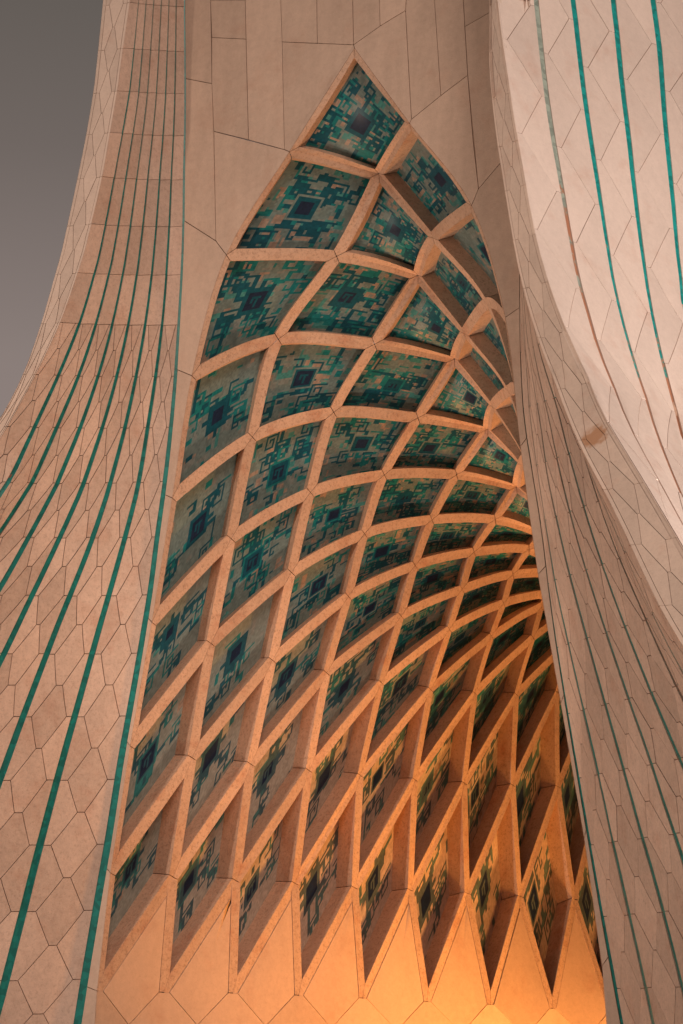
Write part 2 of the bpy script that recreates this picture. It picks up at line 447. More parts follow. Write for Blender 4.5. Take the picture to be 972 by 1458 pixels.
def tile_mesh(i, j):
    f, sides, nrm = cell_data[(i, j)]
    k = i - j
    # opening bounds, a little under the ribs
    us = [p[0] for L in sides for p in L]; vs = [p[1] for L in sides for p in L]
    u0, u1, v0, v1 = min(us) - .03, max(us) + .03, min(vs) - .03, max(vs) + .03
    K = 12
    ctrl = np.zeros((K + 1, K + 1, 3))
    for a in range(K + 1):
        for b in range(K + 1):
            u = u0 + (u1 - u0) * a / K; v = v0 + (v1 - v0) * b / K
            ctrl[a, b] = f(u, v) + nrm(u, v)
    n = NG
    idx = np.linspace(0, K, n + 1); a0 = np.clip(idx.astype(int), 0, K - 1); fr = idx - a0
    R = ctrl[a0] * (1 - fr)[:, None, None] + ctrl[a0 + 1] * fr[:, None, None]
    R = R[:, a0] * (1 - fr)[None, :, None] + R[:, a0 + 1] * fr[None, :, None]
    V = R.reshape(-1, 3)
    verts = np.stack([V[:, 1] * S, V[:, 0] * S, V[:, 2] * S + EYE], 1)
    q = np.arange(n)[:, None] * (n + 1) + np.arange(n)[None, :]
    faces = np.stack([q, q + 1, q + n + 2, q + n + 1], -1).reshape(-1, 4)
    me = bpy.data.meshes.new('tile_panel')
    me.vertices.add(len(verts)); me.vertices.foreach_set('co', verts.ravel())
    me.loops.add(faces.size); me.loops.foreach_set('vertex_index', faces.ravel())
    me.polygons.add(len(faces)); me.polygons.foreach_set('loop_start', np.arange(0, faces.size, 4)); me.polygons.foreach_set('loop_total', np.full(len(faces), 4))
    me.update(calc_edges=True); me.validate()
    r = random.Random(i * 31 + j * 7 + 3)
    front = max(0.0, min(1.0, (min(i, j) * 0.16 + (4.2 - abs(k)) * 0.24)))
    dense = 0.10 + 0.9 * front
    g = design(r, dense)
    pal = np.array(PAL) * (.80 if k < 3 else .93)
    t = min(1, max(0, (k - 4.5) / 2)) * min(1, .3 + .22 * j)      # lower rows blend to stone brown, amber glow mixed into their colour
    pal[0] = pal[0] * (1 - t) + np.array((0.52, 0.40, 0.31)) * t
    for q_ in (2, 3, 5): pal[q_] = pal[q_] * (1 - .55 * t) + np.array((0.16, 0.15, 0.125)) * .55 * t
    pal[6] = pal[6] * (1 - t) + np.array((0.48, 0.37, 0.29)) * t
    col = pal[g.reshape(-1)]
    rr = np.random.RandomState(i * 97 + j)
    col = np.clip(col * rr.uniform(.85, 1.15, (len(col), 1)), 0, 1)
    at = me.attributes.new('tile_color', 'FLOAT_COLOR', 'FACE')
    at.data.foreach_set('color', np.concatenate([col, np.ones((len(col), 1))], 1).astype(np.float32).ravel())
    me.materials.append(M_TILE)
    o = bpy.data.objects.new('tile_panel', me); C.objects.link(o); o.parent = vault
for (i, j) in cells:
    if i - j > -5: tile_mesh(i, j)
    else: tile_mesh(i, j)

def rib(fam, c, t0):
    """Beam on the lattice edge: its two sides are the outlines of the two coffers next to it, mitred at the nodes."""
    def nearer(cell, kind, rev):
        if cell not in cell_data: return None
        f, sides, nrm = cell_data[cell]
        L = {'v0': sides[0], 'u1': sides[1], 'v1': sides[2], 'u0': sides[3]}[kind]
        L = L[::-1] if rev else L
        return [f(*p) for p in L], [nrm(*p) for p in L]
    if fam == 'B':   # j = c, i from t0 to t0+1 ; cells (t0, c) with side v0 and (t0, c-1) with side v1
        s1 = nearer((t0, c), 'v0', False); s2 = nearer((t0, c - 1), 'v1', True)
    else:            # i = c, j from t0 ; cells (c, t0) side u0, (c-1, t0) side u1
        s1 = nearer((c, t0), 'u0', True); s2 = nearer((c - 1, t0), 'u1', False)
    if s1 is None and s2 is None: return
    mid = [edge_pt(fam, c, t0, s / NS) for s in range(NS + 1)]
    k_lo = abs((t0 - c)) ; 
    base = None
    def side(sd, other):
        if sd is not None: return sd
        o_p, o_n = other
        # free edge of the lattice: against the front arch it stops on the node line, at the foot it gets a full width
        foot = c >= 1 and ((fam == 'A' and c - t0 >= 8) or (fam == 'B' and t0 - c >= 7) or (fam == 'A' and t0 - c >= 7) or (fam == 'B' and c - t0 >= 8))
        P = []
        for s in range(NS + 1):
            if foot:
                tdir = mid[min(s + 1, NS)] - mid[max(s - 1, 0)]
                w_ = np.cross(tdir, o_n[s]); w_ /= np.linalg.norm(w_)
                if w_ @ (mid[s] - o_p[s]) < 0: w_ = -w_
                P.append(mid[s] + w_ * rib_w(8, min(c, t0)))
            else: P.append(mid[s])
        return P, o_n
    s1 = side(s1, s2); s2 = side(s2, s1)
    # joint line at the nodes: tiny pull-back along the beam
    g = 0.006
    ends = [mid[0] + (mid[1] - mid[0]) * (g / np.linalg.norm(mid[1] - mid[0])), mid[-1] + (mid[-2] - mid[-1]) * (g / np.linalg.norm(mid[-2] - mid[-1]))]
    def trim(P):
        P = list(P)
        # move the mitre corner along the mitre-perpendicular, towards the beam middle
        P[0] = P[0] + (P[1] - P[0]) * min(0.4, g / np.linalg.norm(P[1] - P[0])); P[-1] = P[-1] + (P[-2] - P[-1]) * min(0.4, g / np.linalg.norm(P[-2] - P[-1]))
        return P
    L1, L2 = trim(s1[0]), trim(s2[0])
    M = [ends[0]] + mid[1:-1] + [ends[1]]
    D = 1.1
    V = []; Fc = []; sm = []
    n_ = NS + 1
    nm = [(a + b) / 2 for a, b in zip(s1[1], s2[1])]
    top = [L1, M, L2]
    for row in top:
        V += [W(p) for p in row]
    for s in range(NS):
        for r_ in range(2):
            a = r_ * n_ + s
            Fc.append((a, a + 1, a + n_ + 1, a + n_)); sm.append(False)
    for row, nn in ((L1, s1[1]), (L2, s2[1])):
        b = len(V)
        V += [W(p) for p in row] + [W(p + q * D) for p, q in zip(row, nn)]
        for s in range(NS):
            Fc.append((b + s, b + s + 1, b + n_ + s + 1, b + n_ + s)); sm.append(False)
    # end faces
    for e_, s in ((0, 0), (NS, NS)):
        b = len(V)
        tops = [L1[e_], M[e_], L2[e_]]; nn = [s1[1][e_], nm[e_], s2[1][e_]]
        V += [W(p) for p in tops] + [W(p + q * D) for p, q in zip(tops, nn)]
        Fc += [(b, b + 1, b + 4, b + 3), (b + 1, b + 2, b + 5, b + 4)]; sm += [False, False]
    o = link('rib', V, Fc, M_RIB, vault, sm)
    if foot_side(fam, c, t0): pass
    return o
def foot_side(fam, c, t0): return False
for (i, j) in sorted(G):
    if (i, j + 1) in G: rib('A', i, j)
    if (i + 1, j) in G: rib('B', j, i)

# ------------------------------------------------------------------ wall under the vault: triangles between the feet, then large hexagons
base = None
bv, bf = [], []
def foot_dir(n, side):
    L8 = [G[(n_ + 8, n_)] if side < 0 else G[(n_, n_ + 8)] for n_ in range(0, 10) if ((n_ + 8, n_) if side < 0 else (n_, n_ + 8)) in G]
    L7 = [G[(n_ + 7, n_)] if side < 0 else G[(n_, n_ + 7)] for n_ in range(0, 10) if ((n_ + 7, n_) if side < 0 else (n_, n_ + 7)) in G]
    return L8, L7
def wall_pt(side, x, s):
    """x = bay coordinate (0 = front foot), s = distance below the foot line."""
    L8, L7 = foot_dir(0, side)
    x = min(max(x, 0), len(L8) - 1.001); n = int(x); t = x - n
    p = L8[n] * (1 - t) + L8[n + 1] * t
    q7 = L7[min(n, len(L7) - 2)] * (1 - t) + L7[min(n + 1, len(L7) - 1)] * t
    dn = p - q7; dn = np.array([0.0, dn[1] * 0.5, dn[2]]); dn /= np.linalg.norm(dn)
    return p + dn * s
wall = None
def wall_grid(side):
    V, Fc = [], []
    xs = np.linspace(0, 8.99 if side < 0 else 2.99, 73); ss = np.linspace(-0.02, 6.2, 12)
    for s in ss:
        for x in xs:
            p = wall_pt(side, x, s); p = p + A3(0, side * 0.05, 0)
            if p[2] < ZG: p[2] = ZG
            V.append(W(p))
    for r_ in range(len(ss) - 1):
        for c_ in range(len(xs) - 1):
            q = r_ * len(xs) + c_; Fc.append((q, q + 1, q + len(xs) + 1, q + len(xs)))
    return link('passage_wall', V, Fc, M_JOINT, tower)
for side in (-1, 1):
    pw = wall_grid(side)
    L8, L7 = foot_dir(0, side)
    nb = 9 if side < 0 else 3
    TK = 0.072; feet = {}
    sgn = 'left' if side < 0 else 'right'
    for n in range(nb):
        # the triangle between feet n and n+1 under node (level 7, n+1)
        if n + 1 >= len(L7): continue
        if side < 0: eA = [edge_pt('A', n + 8, n, s / 8) for s in range(9)]; eB = [edge_pt('B', n + 1, n + 8, s / 8) for s in range(9)]
        else: eA = [edge_pt('B', n + 8, n, s / 8) for s in range(9)]; eB = [edge_pt('A', n + 1, n + 8, s / 8) for s in range(9)]
        # shift by the rib half width inside the triangle
        cen = (eA[0] + eA[-1] + eB[-1]) / 3
        nrmv = newell([eA[0], eA[-1], eB[-1]])
        def shift(E_):
            R = []
            for s in range(9):
                td = E_[min(s + 1, 8)] - E_[max(s - 1, 0)]; w_ = np.cross(td, nrmv); w_ /= np.linalg.norm(w_)
                if w_ @ (cen - E_[s]) < 0: w_ = -w_
                R.append(E_[s] + w_ * rib_w(8, n))
            return R
        a_, b_ = shift(eA), shift(eB)
        # keep the points before the two shifted lines meet
        best = None
        for s in range(8):
            for t in range(8):
                p1, p2, q1, q2 = a_[s], a_[s + 1], b_[t], b_[t + 1]
                # closest approach in the a-z plane
                A_ = np.array([[p2[0] - p1[0], -(q2[0] - q1[0])], [p2[2] - p1[2], -(q2[2] - q1[2])]])
                if abs(np.linalg.det(A_)) < 1e-9: continue
                st = np.linalg.solve(A_, np.array([q1[0] - p1[0], q1[2] - p1[2]]))
                if -0.001 <= st[0] <= 1.001 and -0.001 <= st[1] <= 1.001: best = (s, t, p1 + (p2 - p1) * st[0])
        if best is None: continue
        s, t, X = best
        cl = a_[1] + (a_[1] - a_[2]) * ((a_[1][2] - L8[n][2]) / max(.05, a_[2][2] - a_[1][2]))
        cr = b_[-2] + (b_[-2] - b_[-3]) * ((b_[-2][2] - L8[n + 1][2]) / max(.05, b_[-3][2] - b_[-2][2]))
        feet[(n, 1)] = cl; feet[(n + 1, 0)] = cr
        poly = [cl] + a_[1:s + 1] + [X] + b_[t + 1:-1] + [cr, wall_pt(side, n + .5, .42)]
        slab('wall_panel', poly, M_BASE, pw, face_to=A3(cen[0] - 3, 0, cen[2] - 2), gap=GAP * .7, thick=.30)
    for n in range(nb):
        x0 = max(n - .5, 0); xm = n
        def WP(x, s): return wall_pt(side, max(x, 0), s)
        # hexagon below foot n
        P = [feet.get((n, 0), WP(n, .0)), WP(n, 0), feet.get((n, 1), WP(n + TK, .01)), WP(n + .5, .42), WP(n + .5, 1.5), WP(n + TK, 1.9), WP(n - TK, 1.9)]
        if n > 0: P += [WP(n - .5, 1.5), WP(n - .5, .42)]
        slab('wall_panel', P, M_BASE, pw, face_to=A3(P[0][0] - 3, 0, P[0][2] - 2))
        for r_ in range(1, 3):
            s0 = 1.9 + (r_ - 1) * 1.4
            P = seg(WP(n, s0), WP(n + 1, s0), 3) + [WP(n + 1, s0), WP(n + 1, s0 + 1.4), WP(n, s0 + 1.4)]
            if P[-1][2] > ZG + .1: slab('wall_panel', P, M_BASE, pw, face_to=A3(P[0][0] - 3, 0, P[0][2] - 2))

# ------------------------------------------------------------------ piers: traced stripes turned into plan positions per height
ST = list(zip([ZG, 1.0, 2.0, 2.8, 4, 5.6, 7.1, 9.4, 10.6, 11.5, 12.5, 13.7, 15, 20], [1.30, 1.08, .95, .85, .72, .61, .49, .31, .27, .24, .21, .19, .165, .12]))
AE = [(2.93, 30.02), (4.45, 30.0), (6.1, 30.0), (7.7, 30.03), (9.38, 30.10), (11.06, 30.18), (12.7, 30.26), (14.0, 30.36), (15.26, 30.5), (19, 30.9)]
def a_front(z): return interp(AE, z)
def a_str(u, z):    # u = 0 at the stripe beside the arch ... 6 outermost stripe, 7.15 arris
    return a_front(z) - u * interp(ST, z)
LP = {7:[(262.3,0),(263,242),(260,383),(256,450),(254,456),(250.6,531),(243.8,604),(235.5,685),(222.8,767),(213,850),(207.5,881),(182.7,1026),(170.5,1089),(153.4,1206),(135.3,1305),(118,1409),(110.5,1458)],
6:[(251,0),(246,242),(238,383),(232,456),(222.8,531),(210.8,604),(199,685),(177.5,767),(154.3,850),(130.8,931),(106,1021),(81,1111),(56.4,1204),(31.6,1301),(0,1427)],
5:[(240.7,0),(230,242),(217.6,383),(208.3,456),(195,531),(180,604),(157.4,685),(132.7,767),(98.8,850),(85.7,881),(63,940),(31.6,1023),(0,1111)],
4:[(230,0),(213.9,242),(196.6,383),(184.5,456),(168.2,531),(148,604),(120.4,685),(84.9,767),(44.7,850),(0,944)],
3:[(219,0),(199,242),(176.8,383),(162,456),(142,531),(117.3,604),(82.7,685),(40,767),(0,840)],
2:[(208.3,0),(184.2,242),(157.4,383),(138.9,456),(115.1,531),(83.3,604),(46.3,685),(0,765)],
1:[(197.5,0),(168.2,242),(136.7,383),(116.4,456),(85.8,531),(51,604),(12.3,685),(0,704)]}
RP = {7:[(744,590),(757,668),(772,752),(784,860),(792,915),(808.6,1017),(825.5,1113),(827.4,1128),(842,1211),(859,1311),(878.4,1415),(886.3,1458)],
6:[(784.8,800),(789,829),(808.6,918),(830,1010),(853.8,1102),(858,1130),(871.6,1200),(895.3,1302),(919,1406),(929.3,1458)],
5:[(806.3,800),(811.3,823),(835.7,911),(860.6,1000),(886.6,1094),(896.7,1129),(912.3,1189),(942.9,1291),(968.9,1397)],
4:[(830,800),(862.9,902),(893.4,991),(926.3,1083),(940,1129),(957.6,1180),(972,1225)],
3:[(855,800),(888.9,892),(924,980),(962.5,1071),(972,1092)],
2:[(882,800),(919.5,880),(958,968),(972,994.6)]}
LI = [(185,0),(168.8,111),(159,174),(148.7,241.7),(132.7,308),(112.6,383),(98.8,432),(88,457)]
RQ = [(696,88),(701,154),(707,206),(718,280),(723,300),(729,338),(742.6,407.5),(763.7,480.5),(790.6,549.6),(807,591),(823.5,632),(844,671),(864.6,708),(885,749),(908,800),(942,872),(972,920)]
RC = [(708,0),(714,51.4),(724.4,115),(730.6,164.6),(738.8,210),(747,257),(755,300),(760,329),(775,386),(798,453.6),(820,501.6),(861,600),(890,641),(920.8,692.6),(945.5,733.8),(972,779)]
LC = [(146.6,0),(134,123),(119,216),(102,293),(80,376.5),(75.6,400),(58.6,461.7),(30.9,542),(0,598)]
def solve(p, fa):
    a = 29.0
    for _ in range(30):
        P = sight(p, a); a = fa(P[2])
    return P
def table(px, fa): return [(P[2], abs(P[1])) for P in (solve(p, fa) for p in px)]
class Curve:
    """Smooth curve through (height, lateral) points; beyond its own points it borrows the mirrored leg's shape."""
    def __init__(s, own, other, deg=5):
        own = sorted(own)
        if other:
            lo, hi = own[0][0], own[-1][0]
            o2 = sorted(other)
            def ext(z):
                if z < o2[0][0]: return o2[0][1] + (o2[1][1] - o2[0][1]) / (o2[1][0] - o2[0][0]) * (z - o2[0][0])
                if z > o2[-1][0]: return o2[-1][1] + (o2[-1][1] - o2[-2][1]) / (o2[-1][0] - o2[-2][0]) * (z - o2[-1][0])
                return interp(o2, z)
            dl = own[0][1] - ext(lo); dh = own[-1][1] - ext(hi)
            own = ([(z, l + dl * math.exp((z - lo) / 2.5)) for z, l in o2 if z < lo - .3] + own
                   + [(z, l + dh * math.exp((hi - z) / 2.5)) for z, l in o2 if z > hi + .3])
        q = [own[0]]
        for p in own[1:]:
            if p[0] - q[-1][0] > .25: q.append(p)
        z = np.array([p[0] for p in q]); l = np.array([p[1] for p in q])
        for _ in range(1):     # take the tracing jitter out
            l2 = l.copy()
            for i in range(1, len(z) - 1):
                t = (z[i] - z[i - 1]) / (z[i + 1] - z[i - 1]); l2[i] = .65 * l[i] + .35 * (l[i - 1] * (1 - t) + l[i + 1] * t)
            l = l2
        s.z, s.l = z, l; s.z0, s.z1 = z[0], z[-1]
        d = np.diff(l) / np.diff(z); m = np.zeros(len(z)); h = np.diff(z)
        for i in range(1, len(z) - 1): m[i] = (d[i - 1] * h[i] + d[i] * h[i - 1]) / (h[i] + h[i - 1])
        m[0], m[-1] = 1.5 * d[0] - .5 * m[1], 1.5 * d[-1] - .5 * m[-2]
        s.m = m
    def __call__(s, x):
        z, l, m = s.z, s.l, s.m
        if x < z[0]: return float(l[0] + m[0] * (x - z[0]))
        if x > z[-1]: return float(l[-1] + m[-1] * (x - z[-1]) * .7)
        i = min(int(np.searchsorted(z, x, side='right')) - 1, len(z) - 2); i = max(i, 0)
        h = z[i + 1] - z[i]; t = (x - z[i]) / h; t2, t3 = t * t, t * t * t
        return float((2*t3-3*t2+1)*l[i] + (t3-2*t2+t)*h*m[i] + (-2*t3+3*t2)*l[i+1] + (t3-t2)*h*m[i+1])
LATL, LATR = {}, {}
for m in range(1, 8):
    u = 7 - m
    fa = lambda z, u=u: a_str(u, z)
    tl = table(LP[m], fa); tr = table(RP[m], fa) if m in RP else None
    LATL[u] = Curve(tl, tr)
    LATR[u] = Curve(tr, tl) if tr else Curve(tl, None)
UI = 7.15
fI = lambda z: a_str(UI, z); fC = lambda z: a_str(UI, z) - 0.10
add_stain(M_CHAM, W(np.array(solve((845, 622), lambda z: a_str(UI, z) - .05))), .24)
tI, tQ = table(LI, fI), table(RQ, fI); tLC, tRC = table(LC, fC), table(RC, fC)
LATL[7] = Curve(tI, tQ, 6); LATR[7] = Curve(tQ, None, 6)
LATL[8] = Curve(tLC, tRC, 6); LATR[8] = Curve(tRC, None, 6)
# stripe 1 on the right hides at the arris
tQ_ = LATR[7]; t2_ = LATR[5]
LATR[6] = lambda z: t2_(z) + (tQ_(z) - t2_(z)) * (1 / 2.15)
def a_u(u, z):
    if u <= 6: return a_str(u, z)
    if u <= 7: return a_str(6 + 1.15 * (u - 6), z)
    return a_str(UI, z) - 0.10 * min(u - 7, 1)
def pier_pt(side, u, z):
    T = LATL if side < 0 else LATR
    k = min(int(math.floor(u)), 7); t = u - k
    lat = T[k](z) * (1 - t) + T[k + 1](z) * t
    return A3(a_u(u, z), side * lat, z)
ROWL = [17.4, 16.68, 15.96, 15.29, 14.63, 13.95, 13.25, 12.54, 11.82, 11.09, 10.38, 9.63, 8.88, 8.1, 7.33, 6.51, 5.69, 4.86, 4.02, 3.15, 2.3, 1.4, .5, ZG]
ROWR = [17.6, 16.9, 16.2, 15.5, 14.8, 14.1, 13.4, 12.75, 12.03, 11.33, 10.62, 9.88, 9.1, 8.37, 7.6, 6.8, 5.98, 5.2, 4.4, 3.56, 2.73, 1.9, 1.0, .1, ZG]
def zrow(side, r, u):
    R = ROWL if side < 0 else ROWR
    r = min(max(r, 0), len(R) - 1); k = min(int(r), len(R) - 2); t = r - k
    z = R[k] * (1 - t) + R[k + 1] * t
    return z - (0.05 if side < 0 else 0.085) * min(u, 7.15) * min(1, max(0, (z - ZG) / 3))
def bw(side, u, z):
    k = min(int(u), 7); return np.linalg.norm(pier_pt(side, k + 1, z) - pier_pt(side, k, z)) + 1e-6
def ws(z, side=-1, u=3):    # full stripe width by height
    k = 1.0 if side < 0 else (interp([(3, 1.0), (8, .75), (11, .5)], z) if u else interp([(3, .5), (6, .35), (9, .12)], z))
    return k * interp([(ZG, .13), (2, .11), (4.8, .094), (8, .069), (10.4, .050), (12, .036), (14, .025), (17, .018)], z)
def uv_poly(side, pts, n=4):
    out_ = []
    for i in range(len(pts)):
        (u0, r0), (u1, r1) = pts[i], pts[(i + 1) % len(pts)]
        m = max(1, min(n, int(abs(r1 - r0) * 4) + 1)) if True else n
        for s in range(m):
            t = s / m; out_.append((u0 + (u1 - u0) * t, r0 + (r1 - r0) * t))
    return out_
def jr(*a): return random.Random(int(sum((i * 7919 + 13) * (v + 3) for i, v in enumerate(a)) * 1009)).uniform(-1, 1)
def je(side, k, r): return .13 + .02 * jr(side, k, r, 1)
def jm(side, k, r): return .07 + .025 * jr(side, k, r, 2)
def jt(side, k, r): return 0.0
def stripe_edge(side, z): 
    p = pier_pt(side, 0, z); return A3(p[0], p[1] - side * ws(z, side, 0) * .5, z)
def make_pier(side):
    V, Fc = [], []
    us = np.arange(0, 8.01, .5); rs = np.linspace(0, len(ROWL if side < 0 else ROWR) - 1, 70)
    nrm_ref = CAMP
    for r in rs:
        for u in us:
            z = zrow(side, r, u); p = pier_pt(side, u, z)
            k = min(int(u), 7) if u < 8 else 7
            d1 = pier_pt(side, k + 1, z) - pier_pt(side, k, z); d2 = A3(0, 0, 1)
            n = np.cross(d1, d2); n /= np.linalg.norm(n)
            want = A3(-.6, -side, 0) if u < 7 else A3(-1, 0, 0)
            if n @ want < 0: n = -n
            V.append(W(p - n * .020))
    c = len(us)
    for a in range(len(rs) - 1):
        for b in range(c - 1): Fc.append((a * c + b, a * c + b + 1, (a + 1) * c + b + 1, (a + 1) * c + b))
    core = link('pier', V, Fc, M_JOINT, tower)
    core['label'] = 'left flared leg with seven teal stripes' if side < 0 else 'right flared leg seen edge on with narrow teal stripes'
    R = ROWL if side < 0 else ROWR
    top_rect = 8 if side < 0 else 8
    def mk(uvs, name='stone_panel', mat=M_STONE, b0=None, gap=GAP):
        """uvs in (u,row); b0=(band lo, band hi): keep clear of the stripes there"""
        P = []; uvz = []
        for (u, r) in uv_poly(side, uvs):
            z = zrow(side, r, u)
            if b0 is not None:
                lo, hi = b0
                if lo < 7:
                    bb = bw(side, lo, z)
                    h0 = .5 * ws(z, side, lo) / bb
                    h1 = .5 * ws(z, side, hi) / bb if hi <= 6 else 0
                    u = lo + h0 + (u - lo) * (1 - h0 - h1) if True else u
            P.append(pier_pt(side, u, z)); uvz.append((u, z))
        if not visible(P): return
        if side > 0:
            # the upper part of the striped face turns away behind the arris
            pass
        c_ = pier_pt(side, sum(q[0] for q in uvz) / len(uvz), sum(q[1] for q in uvz) / len(uvz))
        ref = c_ + (A3(-.6, -side, 0) if uvs[0][0] < 7 and uvs[1][0] <= 7 else A3(-1, 0, 0))
        slab(name, P, mat, core, gap=gap * (.6 if name == 'edge_panel' else 1), face_to=ref, inner=c_)
    nr = len(R) - 1
    for k in range(0, 7):
        for r in range(0, nr):
            if r < top_rect:
                mk([(k, r), (k + 1, r), (k + 1, r + 1), (k, r + 1)], b0=(k, k + 1), gap=.0032); continue
            t0 = r + jt(side, k, r); t1 = r + 1 + jt(side, k, r + 1)
            e1 = je(side, k, r); f1 = je(side, k, r + 1); c_ = k + .5; e2 = jm(side, k, r); e3 = jm(side, k, r + 1)
            cm = r + .5; cn = r + 1.5
            mk([(k, t0), (k + e1, t0), (c_ - e2, cm), (k + f1, t1), (k, t1)], b0=(k, k + 1))
            mk([(k + 1, t0), (k + 1 - e1, t0), (c_ + e2, cm), (k + 1 - f1, t1), (k + 1, t1)], b0=(k, k + 1))
            if r == top_rect:
                mk([(k + e1, t0), (k + 1 - e1, t0), (c_ + e2, cm), (c_ - e2, cm)], b0=(k, k + 1))
            mk([(c_ - e2, cm), (c_ + e2, cm), (k + 1 - f1, t1), (c_ + e3, cn), (c_ - e3, cn), (k + f1, t1)], b0=(k, k + 1))
    # chamfer: honeycomb one band wide with a narrow border slab at each edge
    k = 7
    for r in range(0, nr):
        e1 = .22; e2 = .04; lo, hi = 7.0, 8.0
        bl = .10; br = .12
        mk([(7, r), (7 + bl, r), (7 + bl, r + 1), (7, r + 1)], 'edge_panel', M_ARRIS)
        mk([(8 - br, r), (8, r), (8, r + 1), (8 - br, r + 1)], 'edge_panel', M_CHAM)
        q = 1 - bl - br
        X = lambda t: 7 + bl + q * t
        mk([(X(0), r), (X(.17), r), (X(.46), r + .5), (X(.17), r + 1), (X(0), r + 1)], 'edge_panel', M_CHAM)
        mk([(X(1), r), (X(.83), r), (X(.54), r + .5), (X(.83), r + 1), (X(1), r + 1)], 'edge_panel', M_CHAM)
        mk([(X(.46), r - .5), (X(.54), r - .5), (X(.83), r), (X(.54), r + .5), (X(.46), r + .5), (X(.17), r)], 'edge_panel', M_CHAM)
    # stripes
    for u in range(0, 7):
        V, Fc = [], []
        zz = np.linspace(18.2, ZG, 150)
        for z in zz:
            hu = .5 * ws(z, side, u)
            k0, k1 = (u, u + 1)
            d1 = pier_pt(side, u + 1, z) - pier_pt(side, u, z); L = np.linalg.norm(d1); d1 /= L
            n = np.cross(d1, A3(0, 0, 1)); n /= np.linalg.norm(n)
            if n @ A3(-.6, -side, 0) < 0: n = -n
            c_ = pier_pt(side, u, z)
            if u == 0: V += [W(stripe_edge(side, z) + A3(.012, -side * .0, 0)), W(c_ + d1 * hu * 1.1 - n * .014)]
            else: V += [W(c_ - d1 * hu * 1.1 - n * .014), W(c_ + d1 * hu * 1.1 - n * .014)]
        for s in range(len(zz) - 1): Fc.append((2 * s, 2 * s + 1, 2 * s + 3, 2 * s + 2))
        link('teal_stripe', V, Fc, M_TEAL, core)
    return core
pierL = make_pier(-1); pierR = make_pier(1)

# ------------------------------------------------------------------ outer side face of the right leg
SP = {1: [(763,0),(772.3,86.4),(778.5,139),(789.3,210),(801.6,278),(812.4,339),(822,397),(838.6,450),(844.8,477),(869.5,545),(894,604),(919,650),(943.6,693),(972,746)],
2: [(815.5,0),(823,62),(832.5,139),(840,191),(851,262),(862,333),(872.6,401),(885,452),(902,514),(922,579),(943.6,641),(972,708.6)],
3: [(872.6,0),(882,93),(896,194),(903.5,278),(911,339),(928,447),(934.3,477),(950,542),(962,591),(972,625)],
4: [(929.7,0),(940.5,77),(945,154),(956,262),(963.6,355),(970,401),(972,429)]}
def a_side(v, z): return fC(z) + .62 * v
SL = {0: LATR[8]}
for m in SP:
    SL[m] = Curve([(P[2], P[1]) for P in (solve(p, lambda z, m=m: a_side(m, z)) for p in SP[m])], None, 3)
for m in (5, 6, 7): SL[m] = (lambda z, m=m: SL[4](z) + (m - 4) * .5 * (SL[4](z) - SL[2](z)))
for m in (2, 3, 4):
    # below the traced part keep the spacing of the first bands
    base_c = SL[m]
    SL[m] = (lambda z, b=base_c, m=m: b(z) if z > b.z0 else b(b.z0) + (SL[1](z) - SL[1](b.z0)))
def side_pt(v, z):
    k = min(int(v), 6); t = v - k
    return A3(a_side(v, z), SL[k](z) * (1 - t) + SL[k + 1](z) * t, z)
V, Fc = [], []
vs_ = np.arange(0, 7.01, .5); zs_ = np.linspace(18, ZG, 60)
def side_n(v, z):
    k = min(int(v), 6); d1 = side_pt(k + 1, z) - side_pt(k, z); n = np.cross(d1, A3(0, 0, 1)); n /= np.linalg.norm(n)
    return n if n[1] > 0 else -n
for z in zs_:
    for v in vs_: V.append(W(side_pt(v, z) - side_n(v, z) * .018))
c = len(vs_)
for a in range(len(zs_) - 1):
    for b in range(c - 1): Fc.append((a * c + b, a * c + b + 1, (a + 1) * c + b + 1, (a + 1) * c + b))
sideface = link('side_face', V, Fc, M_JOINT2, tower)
sideface['label'] = 'bright outer side of the right leg with wide teal stripes'
zt = [solve((737, y), lambda z: a_side(0, z))[2] for y in (49, 187, 329, 475)]
stp = (zt[0] - zt[-1]) / 3
ZR = [zt[0] + stp * 2 - stp * i / 2 for i in range(30)]        # half rows
def wside(z): return interp([(4, .035), (8, .042), (11, .055), (13, .076), (16, .088)], z)
def mks(pts, lo):
    P = []; uvz = []
    for (v, r) in uv_poly(1, pts):
        r = min(max(r, 0), 28.99); k = int(r); z = ZR[k] + (ZR[k + 1] - ZR[k]) * (r - k)
        if z < ZG: z = ZG
        wb = np.linalg.norm(side_pt(lo + 1, z) - side_pt(lo, z)); hu = .5 * wside(z) / wb
        h0 = hu if lo > 0 else 0; h1 = hu
        P.append(side_pt(lo + h0 + (v - lo) * (1 - h0 - h1), z)); uvz.append((lo + h0 + (v - lo) * (1 - h0 - h1), z))
    if not visible(P): return
    c_ = sum(P) / len(P)
    c_ = side_pt(sum(q[0] for q in uvz) / len(uvz), sum(q[1] for q in uvz) / len(uvz))
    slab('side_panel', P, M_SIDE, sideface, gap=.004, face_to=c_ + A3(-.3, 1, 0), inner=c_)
for lo in range(0, 6):
    for r in range(0, 28, 2):
        E = lambda q: .12 + .03 * jr(lo, q, 5)
        mks([(lo, r), (lo + E(r), r), (lo + 1 - E(r + 1), r + 1), (lo + E(r + 2), r + 2), (lo, r + 2)], lo)
        mks([(lo + 1, r - 1), (lo + 1 - E(r - 1), r - 1), (lo + E(r), r), (lo + 1 - E(r + 1), r + 1), (lo + 1, r + 1)], lo)
